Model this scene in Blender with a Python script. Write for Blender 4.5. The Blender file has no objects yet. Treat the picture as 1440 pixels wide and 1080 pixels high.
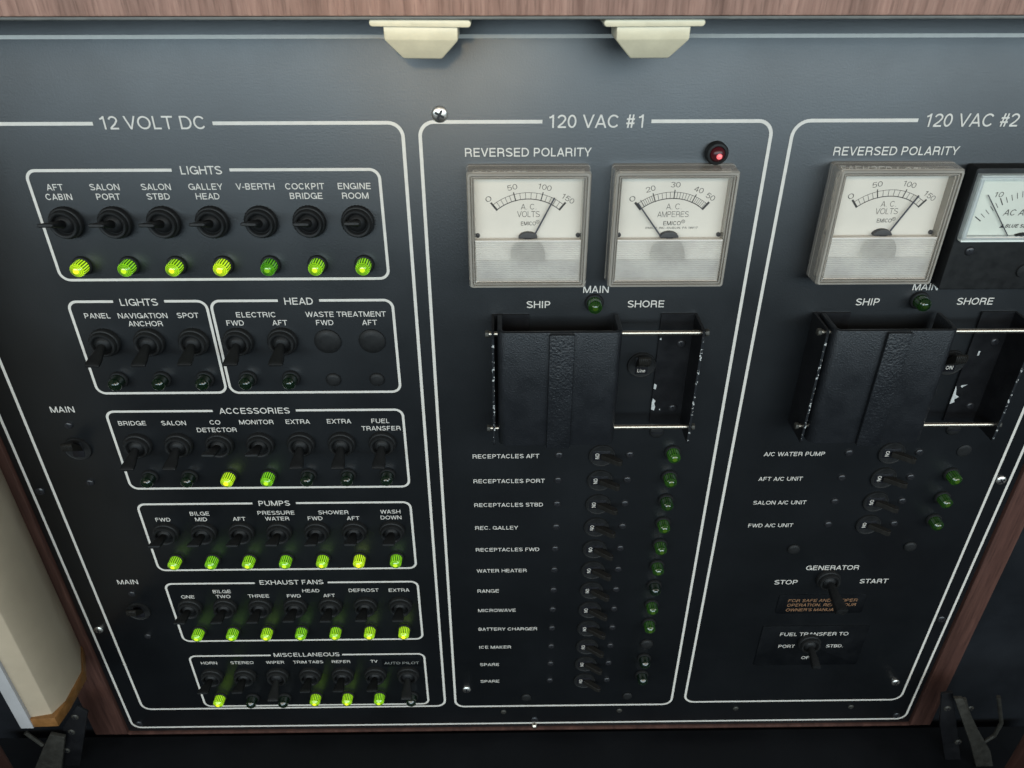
import bpy, bmesh, math, random
from mathutils import Matrix, Vector
random.seed(7)
S = bpy.context.scene
COL = S.collection
Z0 = 750.0          # height (mm) of the camera axis origin above the cabin sole

# ------------------------------------------------------------------ camera
cam_d = bpy.data.cameras.new('camera'); cam = bpy.data.objects.new('camera', cam_d); COL.objects.link(cam)
cam_d.sensor_width = 36; cam_d.lens = 27.0; cam_d.dof.use_dof = True; cam_d.dof.focus_distance = .44; cam_d.dof.aperture_fstop = 22.0; cam_d.clip_start = .01; cam_d.clip_end = 50
pitch, yaw = math.radians(32.124), math.radians(.7346)
fwd = Vector((math.sin(yaw)*math.cos(pitch), math.cos(yaw)*math.cos(pitch), -math.sin(pitch)))
rgt = Vector((math.cos(yaw), -math.sin(yaw), 0)); upv = rgt.cross(fwd)
cam.matrix_world = Matrix(((rgt.x, upv.x, -fwd.x, 0), (rgt.y, upv.y, -fwd.y, -.386), (rgt.z, upv.z, -fwd.z, Z0/1000), (0, 0, 0, 1)))
S.camera = cam

# ------------------------------------------------------------------ light
W = bpy.data.worlds.new('World'); S.world = W; W.use_nodes = True
wn = W.node_tree; wn.nodes.clear()
wo = wn.nodes.new('ShaderNodeOutputWorld'); bg = wn.nodes.new('ShaderNodeBackground')
tc = wn.nodes.new('ShaderNodeTexCoord'); sx = wn.nodes.new('ShaderNodeSeparateXYZ'); rp = wn.nodes.new('ShaderNodeValToRGB')
wn.links.new(tc.outputs['Generated'], sx.inputs[0]); wn.links.new(sx.outputs['Z'], rp.inputs[0])
rp.color_ramp.elements[0].position = 0.0; rp.color_ramp.elements[0].color = (.012, .013, .016, 1)
rp.color_ramp.elements[1].position = .55; rp.color_ramp.elements[1].color = (.12, .115, .105, 1)
wn.links.new(rp.outputs[0], bg.inputs[0]); wn.links.new(bg.outputs[0], wo.inputs[0]); bg.inputs[1].default_value = 1.0

def area(name, loc, target, sx_, sy_, power, color, spread=180):
    d = bpy.data.lights.new(name, 'AREA'); d.shape = 'RECTANGLE'; d.size = sx_; d.size_y = sy_
    d.energy = power; d.color = color; d.spread = math.radians(spread)
    o = bpy.data.objects.new(name, d); COL.objects.link(o); o.location = loc
    o.rotation_euler = (Vector(target)-Vector(loc)).to_track_quat('-Z', 'Y').to_euler()
    return o
area('cabin_window_light', (0.3, -2.2, 1.12), (0.2, 0, .66), 6.4, .76, 97, (.68, .88, 1.0))
area('cabin_ceiling_light', (0.1, -2.2, 1.75), (0, 0, .6), 6.0, .6, 44, (1.0, .89, .74))
area('sunbeam_light', (-.03, -1.5, 1.12), (-.044, 0, .690), .10, .12, .0095, (1.0, .76, .42), 4.5)

S.view_settings.view_transform = 'Standard'; S.view_settings.look = 'None'
S.view_settings.exposure = 0; S.view_settings.gamma = 1; S.view_settings.use_curve_mapping = False
S.cycles.max_bounces = 8; S.cycles.transparent_max_bounces = 12
S.cycles.use_denoising = True
S.cycles.sample_clamp_indirect = 4

# ------------------------------------------------------------------ materials
def new_mat(name):
    m = bpy.data.materials.new(name); m.use_nodes = True
    return m, m.node_tree, m.node_tree.nodes['Principled BSDF']
def pset(b, **k):
    for a, v in k.items():
        n = {'color': 'Base Color', 'rough': 'Roughness', 'metal': 'Metallic', 'trans': 'Transmission Weight', 'coat': 'Coat Weight',
             'spec': 'Specular IOR Level', 'em': 'Emission Color', 'ems': 'Emission Strength', 'ior': 'IOR', 'sss': 'Subsurface Weight', 'cr': 'Coat Roughness'}[a]
        b.inputs[n].default_value = (*v, 1) if isinstance(v, tuple) else v
def noise(nt, scale, detail=4, rough=.6, vec=None, mapscale=None):
    n = nt.nodes.new('ShaderNodeTexNoise'); n.inputs['Scale'].default_value = scale; n.inputs['Detail'].default_value = detail; n.inputs['Roughness'].default_value = rough
    c = nt.nodes.new('ShaderNodeTexCoord'); out = c.outputs['Object']
    if mapscale:
        mp = nt.nodes.new('ShaderNodeMapping'); mp.inputs['Scale'].default_value = mapscale; nt.links.new(out, mp.inputs[0]); out = mp.outputs[0]
    nt.links.new(out, n.inputs['Vector']); return n
def ramp(nt, src, stops):
    r = nt.nodes.new('ShaderNodeValToRGB'); el = r.color_ramp.elements
    while len(el) < len(stops): el.new(.5)
    for e, (p, c) in zip(el, stops): e.position = p; e.color = (*c, 1) if isinstance(c, tuple) else (c, c, c, 1)
    nt.links.new(src, r.inputs[0]); return r
def bump(nt, b, src, strength, dist):
    n = nt.nodes.new('ShaderNodeBump'); n.inputs['Strength'].default_value = strength; n.inputs['Distance'].default_value = dist
    nt.links.new(src, n.inputs['Height']); nt.links.new(n.outputs[0], b.inputs['Normal']); return n
def mat(name, color, rough=.5, metal=0, var=.15, vscale=60, bscale=None, bstr=.3, bdist=.0003, rvar=.1, **k):
    m, nt, b = new_mat(name); pset(b, color=color, rough=rough, metal=metal, **k)
    n = noise(nt, vscale, 5)
    r = ramp(nt, n.outputs[0], [(.3, tuple(c*(1-var) for c in color)), (.7, tuple(min(1, c*(1+var)) for c in color))])
    nt.links.new(r.outputs[0], b.inputs['Base Color'])
    if rvar:
        rr = ramp(nt, n.outputs[0], [(.3, max(0, rough-rvar)), (.7, min(1, rough+rvar))]); nt.links.new(rr.outputs[0], b.inputs['Roughness'])
    if bscale:
        n2 = noise(nt, bscale, 3); bump(nt, b, n2.outputs[0], bstr, bdist)
    return m
def wood(name, c0, c1, ms, rough=.4, coat=.2):
    m, nt, b = new_mat(name); pset(b, rough=rough, coat=coat, cr=.2)
    n1 = noise(nt, 1, 6, .65, mapscale=ms); n2 = noise(nt, 1, 3, .5, mapscale=tuple(v*.22 for v in ms)); n3 = noise(nt, 1, 2, .5, mapscale=tuple(v*3.1 for v in ms))
    r1 = ramp(nt, n1.outputs[0], [(.28, c1), (.5, tuple((a+b2)/2 for a, b2 in zip(c0, c1))), (.68, c0)])
    r2 = ramp(nt, n2.outputs[0], [(.35, .72), (.65, 1.15)])
    r3 = ramp(nt, n3.outputs[0], [(.36, .55), (.46, 1.0)])
    mx = nt.nodes.new('ShaderNodeMix'); mx.data_type = 'RGBA'; mx.blend_type = 'MULTIPLY'; mx.inputs[0].default_value = 1
    nt.links.new(r1.outputs[0], mx.inputs[6]); nt.links.new(r2.outputs[0], mx.inputs[7])
    m2 = nt.nodes.new('ShaderNodeMix'); m2.data_type = 'RGBA'; m2.blend_type = 'MULTIPLY'; m2.inputs[0].default_value = .5
    nt.links.new(mx.outputs[2], m2.inputs[6]); nt.links.new(r3.outputs[0], m2.inputs[7]); nt.links.new(m2.outputs[2], b.inputs['Base Color'])
    bump(nt, b, n1.outputs[0], .25, .0004); return m

M = {}
M['panel'] = mat('black_textured_paint', (.0022, .0030, .0040), .385, spec=.8, var=.2, vscale=14, bscale=1000, bstr=.7, bdist=.00008, rvar=.035)
M['print'] = mat('white_silkscreen_ink', (.56, .525, .475), .5, var=.06, vscale=300)
M['tapeprint'] = mat('grey_label_letters', (.27, .27, .25), .5, var=.1, vscale=400)
M['copper'] = mat('copper_label_letters', (.36, .19, .10), .4, metal=.3, var=.15, vscale=400)
M['tape'] = mat('black_label_tape', (.0025, .003, .0038), .37, spec=.35, var=.1)
M['plastic'] = mat('black_moulded_plastic', (.0095, .0097, .0098), .56, spec=.24, var=.2, vscale=200, bscale=1500, bstr=.1)
M['lever'] = mat('black_lever_plastic', (.008, .0082, .0084), .52, spec=.24, var=.2, vscale=200)
M['recess_shade'] = mat('painted_recess_shade', (.006, .006, .008), .4, var=.2)  # near-black tone paints the shade of slots and holes onto solid shapes
M['handle'] = mat('brown_black_breaker_handle', (.011, .010, .0085), .5, spec=.25, var=.2, vscale=300)
M['guard'] = mat('leather_grain_black_plastic', (.009, .010, .012), .42, var=.15, vscale=80, bscale=1000, bstr=.8, bdist=.0004, rvar=.08, spec=.4)
M['grip'] = mat('coarse_grain_black_plastic', (.009, .010, .012), .38, var=.15, vscale=80, bscale=700, bstr=1.0, bdist=.0006, rvar=.08, spec=.4)
M['bracket'] = mat('black_painted_steel', (.006, .006, .007), .45, spec=.35, var=.2, bscale=700, bstr=.2)
M['chip'] = mat('bare_chipped_metal', (.62, .62, .60), .45, metal=.3, var=.2, vscale=600)
M['rod'] = mat('brushed_steel_rod', (.50, .45, .38), .36, metal=1, var=.12, vscale=900)
M['steel'] = mat('stainless_screw', (.66, .63, .58), .38, metal=1, var=.15, vscale=500)
M['black_screw'] = mat('blackened_screw', (.02, .02, .022), .3, metal=.2, var=.2)
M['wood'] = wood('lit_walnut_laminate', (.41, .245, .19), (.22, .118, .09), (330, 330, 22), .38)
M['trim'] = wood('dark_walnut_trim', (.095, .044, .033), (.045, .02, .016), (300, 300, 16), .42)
M['edge'] = mat('grey_laminate_edge', (.10, .10, .09), .5, var=.3, vscale=120)
M['cream'] = mat('aged_cream_plastic', (.66, .58, .41), .42, var=.10, vscale=90, bscale=300, bstr=.15, bdist=.0006)
M['black_board'] = mat('matt_black_board', (.004, .005, .007), .6, spec=.3, var=.3, vscale=15, bscale=500, bstr=.15)
M['diffuser'] = mat('cream_acrylic_diffuser', (.40, .325, .235), .45, var=.10, vscale=22, bscale=900, bstr=.1)
M['white_plate'] = mat('white_enamel', (.36, .35, .35), .4, var=.05)
M['cap'] = mat('brown_end_trim', (.17, .075, .02), .45, var=.3, vscale=120)
M['stay'] = mat('bronzed_steel_stay', (.055, .052, .044), .5, metal=.5, var=.25, vscale=150)
M['dial'] = mat('off_white_dial_card', (.67, .62, .565), .6, var=.03, vscale=60, rvar=0)
M['dial2'] = mat('white_dial_card', (.66, .68, .63), .6, var=.03, vscale=60, rvar=0)
M['ink'] = mat('black_dial_ink', (.05, .045, .045), .6, var=.1, rvar=0)
M['needle'] = mat('dark_pointer', (.06, .06, .075), .5, var=.1, rvar=0)
M['mech'] = mat('dark_movement', (.04, .038, .042), .5, var=.2)
M['mechgrey'] = mat('grey_movement_plate', (.17, .17, .19), .5, var=.2)
# clear case plastic: yellowed acrylic, partly see-through
m, nt, b = new_mat('yellowed_clear_acrylic'); pset(b, color=(.66, .60, .52), rough=.07, trans=.62, ior=1.45, coat=.6, cr=.04); M['acrylic'] = m
n = noise(nt, 30, 2); r = ramp(nt, n.outputs[0], [(.35, (.62, .56, .48)), (.65, (.70, .64, .56))]); nt.links.new(r.outputs[0], b.inputs['Base Color'])
m, nt, b = new_mat('clear_acrylic'); pset(b, color=(.80, .84, .82), rough=.08, trans=.6, ior=1.45); M['clear'] = m
# ribbed translucent cover
m, nt, b = new_mat('ribbed_translucent_cover'); pset(b, color=(.74, .70, .63), rough=.3, coat=.4); M['ribbed'] = m
tr = nt.nodes.new('ShaderNodeBsdfTransparent'); mx = nt.nodes.new('ShaderNodeMixShader'); mx.inputs[0].default_value = .55
out = nt.nodes['Material Output']; nt.links.new(tr.outputs[0], mx.inputs[1]); nt.links.new(b.outputs[0], mx.inputs[2]); nt.links.new(mx.outputs[0], out.inputs[0])
n = noise(nt, 70, 3); r = ramp(nt, n.outputs[0], [(.35, (.64, .60, .54)), (.65, (.78, .74, .66))]); nt.links.new(r.outputs[0], b.inputs['Base Color'])
# window pane
m, nt, b = new_mat('thin_clear_pane'); M['pane'] = m
nt.nodes.remove(b); out = nt.nodes['Material Output']
tr = nt.nodes.new('ShaderNodeBsdfTransparent'); tr.inputs[0].default_value = (.97, .96, .93, 1); gl = nt.nodes.new('ShaderNodeBsdfGlossy'); gl.inputs['Roughness'].default_value = .08
fr = nt.nodes.new('ShaderNodeFresnel'); mx = nt.nodes.new('ShaderNodeMixShader')
nt.links.new(fr.outputs[0], mx.inputs[0]); nt.links.new(tr.outputs[0], mx.inputs[1]); nt.links.new(gl.outputs[0], mx.inputs[2]); nt.links.new(mx.outputs[0], out.inputs[0])
# worn edge
m, nt, b = new_mat('worn_black_edge'); M['worn'] = m
n = noise(nt, 420, 6, .7); r = ramp(nt, n.outputs[0], [(.575, (.008, .009, .011)), (.60, (.55, .55, .53))]); nt.links.new(r.outputs[0], b.inputs['Base Color']); pset(b, rough=.45)
# lamp lenses: brightness comes from the object colour (r = level), so every lamp can burn differently
def lens_mat(name, bright, dark):
    m, nt, b = new_mat(name)
    oi = nt.nodes.new('ShaderNodeObjectInfo'); sp = nt.nodes.new('ShaderNodeSeparateColor'); nt.links.new(oi.outputs['Color'], sp.inputs[0])
    n = noise(nt, 260, 2); r = ramp(nt, n.outputs[0], [(.35, dark), (.55, bright)])
    # hotter lamps shift to yellow
    mixc = nt.nodes.new('ShaderNodeMix'); mixc.data_type = 'RGBA'; nt.links.new(sp.outputs[1], mixc.inputs[0])
    nt.links.new(r.outputs[0], mixc.inputs[6]); mixc.inputs[7].default_value = (bright[0]*3.2+.02, bright[1]*1.05, bright[2]*1.2, 1)
    nt.links.new(mixc.outputs[2], b.inputs['Emission Color']); nt.links.new(sp.outputs[0], b.inputs['Emission Strength'])
    pset(b, color=(.003, .010, .004), rough=.14, coat=1.0, cr=.06)
    return m
M['lens'] = lens_mat('green_lens', (.21, .86, .010), (.11, .56, .007))
M['lens_groove'] = lens_mat('green_lens_groove', (.008, .085, .002), (.003, .03, .001))
M['lens_core'] = lens_mat('green_lens_core', (.55, 1.25, .03), (.40, 1.1, .02))
M['redlens'] = mat('red_lens', (.03, .006, .008), .2, var=.1, spec=.3, em=(.5, .03, .05), ems=.05)
M['red_tip'] = mat('glowing_red_core', (.6, .1, .1), .2, var=.1, em=(1.0, .16, .18), ems=.75)

# ------------------------------------------------------------------ mesh builder: x right, h out of the panel, z up, all mm
class MB:
    def __init__(s): s.v = []; s.f = []; s.mi = []
    def V(s, x, h, z): s.v.append((x, h, z)); return len(s.v)-1
    def F(s, idx, mi=0): s.f.append(tuple(idx)); s.mi.append(mi)
    def box(s, x0, x1, z0, z1, h0, h1, mi=0):
        a = [s.V(x, h, z) for h in (h0, h1) for x, z in ((x0, z0), (x1, z0), (x1, z1), (x0, z1))]
        for q in ((0, 1, 2, 3), (7, 6, 5, 4), (0, 4, 5, 1), (1, 5, 6, 2), (2, 6, 7, 3), (3, 7, 4, 0)): s.F([a[i] for i in q], mi)
    def loft(s, rings, cap0=True, cap1=True, mi=0, mis=None):
        ids = [[s.V(*p) for p in r] for r in rings]; n = len(ids[0])
        for k in range(len(ids)-1):
            for i in range(n):
                j = (i+1) % n
                s.F((ids[k][i], ids[k][j], ids[k+1][j], ids[k+1][i]), mis[k] if mis else mi)
        if cap0: s.F(ids[0][::-1], mis[0] if mis else mi)
        if cap1: s.F(ids[-1], mis[-1] if mis else mi)
    def lathe(s, prof, n=32, cx=0, cz=0, mi=0, mis=None, flute=None, flute_mi=None):
        rings = []
        for k, (r, h) in enumerate(prof):
            ring = []
            for i in range(n):
                a = 2*math.pi*i/n; rr = r
                if flute and k in flute[1] and i % 2: rr = r-flute[0]
                ring.append((cx+rr*math.cos(a), h, cz+rr*math.sin(a)))
            rings.append(ring)
        ids = [[s.V(*p) for p in r] for r in rings]
        for k in range(len(ids)-1):
            for i in range(n):
                j = (i+1) % n; q = mis[k] if mis else mi
                if flute_mi is not None and k in flute_mi[1] and (i//flute_mi[2]) % 2: q = flute_mi[0]
                s.F((ids[k][i], ids[k][j], ids[k+1][j], ids[k+1][i]), q)
        s.F(ids[-1], mis[-1] if mis else mi)
    def prism(s, pts, h0, h1, mi=0):           # polygon in x,z pushed along h
        s.loft([[(x, h0, z) for x, z in pts], [(x, h1, z) for x, z in pts]], mi=mi)
    def prism_z(s, pts, z0, z1, mi=0):         # polygon in x,h pushed along z
        s.loft([[(x, h, z0) for x, h in pts], [(x, h, z1) for x, h in pts]], mi=mi)
    def tube(s, p0, p1, r, n=14, mi=0):
        p0 = Vector(p0); p1 = Vector(p1); d = (p1-p0).normalized(); a = d.orthogonal().normalized(); b = d.cross(a)
        s.loft([[tuple(p+r*(math.cos(t)*a+math.sin(t)*b)) for t in [2*math.pi*i/n for i in range(n)]] for p in (p0, p1)], mi=mi)
    def mesh(s, name, mats, bev=0, seg=2, smooth=35):
        me = bpy.data.meshes.new(name)
        me.from_pydata([(x/1000, -h/1000, z/1000) for x, h, z in s.v], [], s.f)
        for p, i in zip(me.polygons, s.mi): p.material_index = i
        for mm in (mats if isinstance(mats, (list, tuple)) else [mats]): me.materials.append(M[mm])
        bm = bmesh.new(); bm.from_mesh(me); bmesh.ops.recalc_face_normals(bm, faces=bm.faces)
        if bev:
            ed = [e for e in bm.edges if len(e.link_faces) == 2 and e.calc_face_angle(0) > math.radians(40)]
            bmesh.ops.bevel(bm, geom=ed, offset=bev/1000, segments=seg, profile=.5, affect='EDGES', clamp_overlap=True)
        bm.to_mesh(me); bm.free()
        if smooth:
            me.polygons.foreach_set('use_smooth', [not (bev and p.area > 2.5e-5) for p in me.polygons]); me.set_sharp_from_angle(angle=math.radians(smooth))
        me.update(); return me
def node(name, me=None, parent=None, loc=None, rot=None, label=None, cat=None, group=None, kind=None, color=None):
    o = bpy.data.objects.new(name, me); COL.objects.link(o)
    if parent: o.parent = parent
    if loc: o.location = (loc[0]/1000, -loc[1]/1000, loc[2]/1000+(0 if parent else Z0/1000))
    elif not parent and me is not None: o.location = (0, 0, Z0/1000)
    if rot: o.rotation_euler = rot
    if label: o['label'] = label
    if cat: o['category'] = cat
    if group: o['group'] = group
    if kind: o['kind'] = kind
    if color is not None: o.color = color
    return o
def ring(r, h, n=24): return [(r*math.cos(2*math.pi*i/n), h, r*math.sin(2*math.pi*i/n)) for i in range(n)]
def rrect(x0, x1, z0, z1, r, n=6):
    out = []
    for cx, cz, a0 in ((x1-r, z1-r, 0), (x0+r, z1-r, 90), (x0+r, z0+r, 180), (x1-r, z0+r, 270)):
        for i in range(n+1):
            a = math.radians(a0+90*i/n); out.append((cx+r*math.cos(a), cz+r*math.sin(a)))
    return out

# lettering: a plain grotesque drawn stroke by stroke, set on the panel's letter widths
HW = dict(zip('ABCDEFGHIJKLMNOPQRSTUVWXYZ', (667, 667, 722, 722, 667, 611, 778, 722, 278, 500, 667, 556, 833, 722, 778, 667, 778, 722, 667, 611, 722, 667, 944, 667, 667, 611)))
HW.update({' ': 278, '.': 278, ',': 278, '-': 333, '/': 278, '#': 556, "'": 191, 'i': 222, 'n': 556, 'e': 556}); HW.update({str(d): 556 for d in range(10)})
def _bear(c): return .035 if c in 'AVWXYT' else .09 if c in 'COGQSJ0123456789#' else .17 if c in 'EFLKRPB' else .13
def hwidth(t, cap): return (sum(HW.get(c, 556) for c in t)/718-(_bear(t[0])+_bear(t[-1]))/1.6)*cap
def ea(cx, cy, rx, ry, a0, a1, n=12): return [(cx+rx*math.cos(math.radians(a0+(a1-a0)*i/n)), cy+ry*math.sin(math.radians(a0+(a1-a0)*i/n))) for i in range(n+1)]
def letter(c, s):
    """strokes of one capital: ('p', points) bent stroke, ('d', x0, y0, x1, y1) diagonal cut flat; returns ink width and strokes"""
    W = HW.get(c, 556)/718-2*_bear(c)/1.6; L, R, B, T, h = s/2, W-s/2, s/2, 1-s/2, s/2; m = W/2; k = .52
    P = lambda *q: ('p', list(q)); D = lambda *q: ('d',)+q
    if c == 'A': return W, [D(h*1.1, 0, m, 1), D(W-h*1.1, 0, m, 1), P((W*.22, .30), (W*.78, .30))]
    if c == 'B': return W, [P((L, 0), (L, 1)), ('p', [(L, T)]+ea(W*.60, (T+k)/2, W*.34-h*.6, (T-k)/2, 90, -90)+[(L, k)]), ('p', [(L, k)]+ea(R-W*.34, (k+B)/2, W*.34, (k-B)/2, 90, -90)+[(L, B)])]
    if c == 'C': return W, [('p', ea(m, .5, m-h, .5-h, 38, 322, 26))]
    if c == 'D': return W, [P((L, 0), (L, 1)), ('p', [(L, T)]+ea(R-W*.48, .5, W*.48, .5-h, 90, -90, 18)+[(L, B)])]
    if c == 'E': return W, [P((L, 0), (L, 1)), P((L, T), (W, T)), P((L, k), (W*.94, k)), P((L, B), (W, B))]
    if c == 'F': return W, [P((L, 0), (L, 1)), P((L, T), (W, T)), P((L, k-.02), (W*.90, k-.02))]
    if c == 'G': return W, [('p', ea(m, .5, m-h, .5-h, 38, 335, 28)), P((W*.55, .46), (R+h*.8, .46)), P((R+h*.3, 0), (R+h*.3, .46))]
    if c == 'H': return W, [P((L, 0), (L, 1)), P((R, 0), (R, 1)), P((L, k), (R, k))]
    if c == 'I': return s, [P((h, 0), (h, 1))]
    if c == 'J': return W, [('p', [(R, 1)]+ea(m, .28, m-h, .28-h, 0, -180, 14)+[(L, .34)])]
    if c == 'K': return W, [P((L, 0), (L, 1)), D(W-h*1.4, 1, L+h*.8, .36), D(W-h*1.1, 0, W*.36, .60)]
    if c == 'L': return W, [P((L, 0), (L, 1)), P((L, B), (W, B))]
    if c == 'M': return W, [P((L, 0), (L, 1)), P((R, 0), (R, 1)), D(L+h*.3, 1, m, 0), D(R-h*.3, 1, m, 0)]
    if c == 'N': return W, [P((L, 0), (L, 1)), P((R, 0), (R, 1)), D(L+h*.3, 1, R-h*.3, 0)]
    if c in 'OQ': return W, [('p', ea(m, .5, m-h, .5-h, 0, 360, 34))]+([D(W*.58, .28, W*.95, -.04)] if c == 'Q' else [])
    if c == 'P': return W, [P((L, 0), (L, 1)), ('p', [(L, T)]+ea(R-W*.36, (T+.44)/2, W*.36, (T-.44)/2, 90, -90, 14)+[(L, .44)])]
    if c == 'R': return W, [P((L, 0), (L, 1)), ('p', [(L, T)]+ea(R-W*.34-.02, (T+.47)/2, W*.34, (T-.47)/2, 90, -90, 14)+[(L, .47)]), ('p', [(W*.5, .47)]+ea(R-.16, .31, .14, .16, 90, 10, 6)+[(R+.005, .12), (R+.03, 0)])]
    if c == 'S': return W, [('p', ea(m, .745, m-h-.02, .255-h, 22, 245, 18)[:-1]+[(m*.8, .545), (m*1.15, .475)]+ea(m, .265, m-h, .265-h, 62, -158, 18)[1:])]
    if c == 'T': return W, [P((m, 0), (m, 1)), P((0, T), (W, T))]
    if c == 'U': return W, [('p', [(L, 1), (L, .36)]+ea(m, .36, m-h, .36-h, 180, 360, 18)+[(R, 1)])]
    if c == 'V': return W, [D(h*1.1, 1, m, 0), D(W-h*1.1, 1, m, 0)]
    if c == 'W': return W, [D(h, 1, W*.27, 0), D(m, 1, W*.27, 0), D(m, 1, W*.73, 0), D(W-h, 1, W*.73, 0)]
    if c == 'X': return W, [D(h*1.2, 0, W-h*1.2, 1), D(h*1.2, 1, W-h*1.2, 0)]
    if c == 'Y': return W, [D(h*1.1, 1, m, .40), D(W-h*1.1, 1, m, .40), P((m, 0), (m, .46))]
    if c == 'Z': return W, [P((0, T), (W, T)), P((0, B), (W, B)), D(h*1.5, B, W-h*1.5, T)]
    if c == '0': return W, [('p', ea(m, .5, m-h, .5-h, 0, 360, 30))]
    if c == '1': return W*.62, [P((W*.5, 0), (W*.5, 1)), ('p', ea(W*.06, 1.0, W*.40, .21, -90, -20, 6))]
    if c == '2': return W, [('p', ea(m, .70, m-h, .30-h, 170, -20, 14)+[(W*.62, .38), (W*.28, .2), (L, B)]), P((L*.6, B), (W, B))]
    if c == '3': return W, [('p', ea(m, .75, m-h-.03, .25-h, 165, -90, 14)), ('p', ea(m, .26, m-h, .27-h, 90, -165, 14))]
    if c == '4': return W, [P((W*.72, 0), (W*.72, 1)), P((0, .27), (W, .27)), D(h, .27, W*.68, 1)]
    if c == '5': return W, [P((W*.2, T), (W*.95, T)), D(W*.24, 1, W*.12, .46), ('p', ea(m, .33, m-h, .33-h, 140, -160, 20))]
    if c == '6': return W, [('p', ea(m, .32, m-h, .32-h, 0, 360, 24)), ('p', ea(m, .5, m-h, .5-h, 180, 40, 12))]
    if c == '7': return W, [P((0, T), (W, T)), D(W-h*1.2, T, W*.32, 0)]
    if c == '8': return W, [('p', ea(m, .75, m-h-.03, .25-h, 0, 360, 22)), ('p', ea(m, .27, m-h, .27-h, 0, 360, 22))]
    if c == '9': return W, [('p', ea(m, .68, m-h, .32-h, 0, 360, 24)), ('p', ea(m, .5, m-h, .5-h, 0, -140, 12))]
    if c == '#': return W, [D(W*.22, 0, W*.40, 1), D(W*.62, 0, W*.80, 1), P((W*.02, .34), (W*.94, .34)), P((W*.06, .66), (W*.98, .66))]
    if c in '.,': return s*1.1, [P((s*.55, 0), (s*.55, s*1.1))]
    if c == "'": return s, [P((h, .70), (h, 1))]
    if c == '-': return .34, [P((0, .38), (.34, .38))]
    if c == '/': return .36, [D(.05, 0, .31, 1)]
    if c == 'i': return s, [P((h, 0), (h, .72)), P((h, .86), (h, 1))]
    if c == 'n': return W, [P((L, 0), (L, .74)), ('p', [(L, .46)]+ea(m, .46, m-h, .26-h, 180, 0, 12)+[(R, 0)])]
    if c == 'e': return W, [('p', [(L, .38), (R, .38)]+ea(m, .37, m-h, .37-h, 0, 310, 22))]
    return W, []
def put_text(mb, text, x, z, cap, h, width=None, weight=.135, rot=0, slant=0, mi=0):
    s = weight; pen = 0; quads = []
    for c in text:
        adv = HW.get(c, 556)/718; W, st = letter(c, s); off = pen+(adv-W)/2
        for k, q in enumerate(st):
            if q[0] == 'd':
                _, x0, y0, x1, y1 = q; hw = s/2*math.hypot(x1-x0, y1-y0)/max(.2, abs(y1-y0))*.97
                quads.append((k, [[(off+x0-hw, y0), (off+x1-hw, y1)], [(off+x0+hw, y0), (off+x1+hw, y1)]]))
            else:
                p = q[1]; n = len(p); closed = n > 3 and abs(p[0][0]-p[-1][0])+abs(p[0][1]-p[-1][1]) < 1e-6; a = []; b = []
                for i in range(n):
                    p0 = p[i-1] if i else (p[-2] if closed else None); p1 = p[i+1] if i < n-1 else (p[1] if closed else None)
                    ds = []
                    if p0 is not None: ds.append(((p[i][0]-p0[0]), (p[i][1]-p0[1])))
                    if p1 is not None: ds.append(((p1[0]-p[i][0]), (p1[1]-p[i][1])))
                    ds = [(u/max(1e-9, math.hypot(u, v)), v/max(1e-9, math.hypot(u, v))) for u, v in ds]
                    tx, ty = sum(d[0] for d in ds), sum(d[1] for d in ds); L = math.hypot(tx, ty) or 1; tx /= L; ty /= L
                    w = s/2/max(.55, abs(tx*ds[0][0]+ty*ds[0][1]))
                    a.append((off+p[i][0]-ty*w, p[i][1]+tx*w)); b.append((off+p[i][0]+ty*w, p[i][1]-tx*w))
                quads.append((k, [a, b]))
        pen += adv
    xs = [v[0] for _, e in quads for l in e for v in l]; x0, x1 = min(xs), max(xs)
    if width is None: width = hwidth(text, cap)
    kx = width/(x1-x0); ca, sa = math.cos(rot), math.sin(rot)
    def V(v, k):
        zz = v[1]*cap-cap/2; xx = (v[0]-x0)*kx-width/2+slant*zz
        return mb.V(x+ca*xx-sa*zz, h+.006*k, z+sa*xx+ca*zz)
    for k, (a, b) in quads:
        ia = [V(v, k) for v in a]; ib = [V(v, k) for v in b]
        for i in range(len(ia)-1): mb.F((ia[i], ia[i+1], ib[i+1], ib[i]), mi)

# ------------------------------------------------------------------ setting: dark bulkhead round the cabinet opening
mb = MB(); mb.box(-900, -332, -1100, 300, -30, -12); mb.box(352, 900, -1100, 300, -30, -12); mb.box(-332, 352, -1100, -578, -30, -12); mb.box(-332, 352, -34, 300, -30, -12)
node('wall', mb.mesh('wall', 'black_board', .0), kind='structure', label='dark bulkhead around the panel opening')

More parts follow.
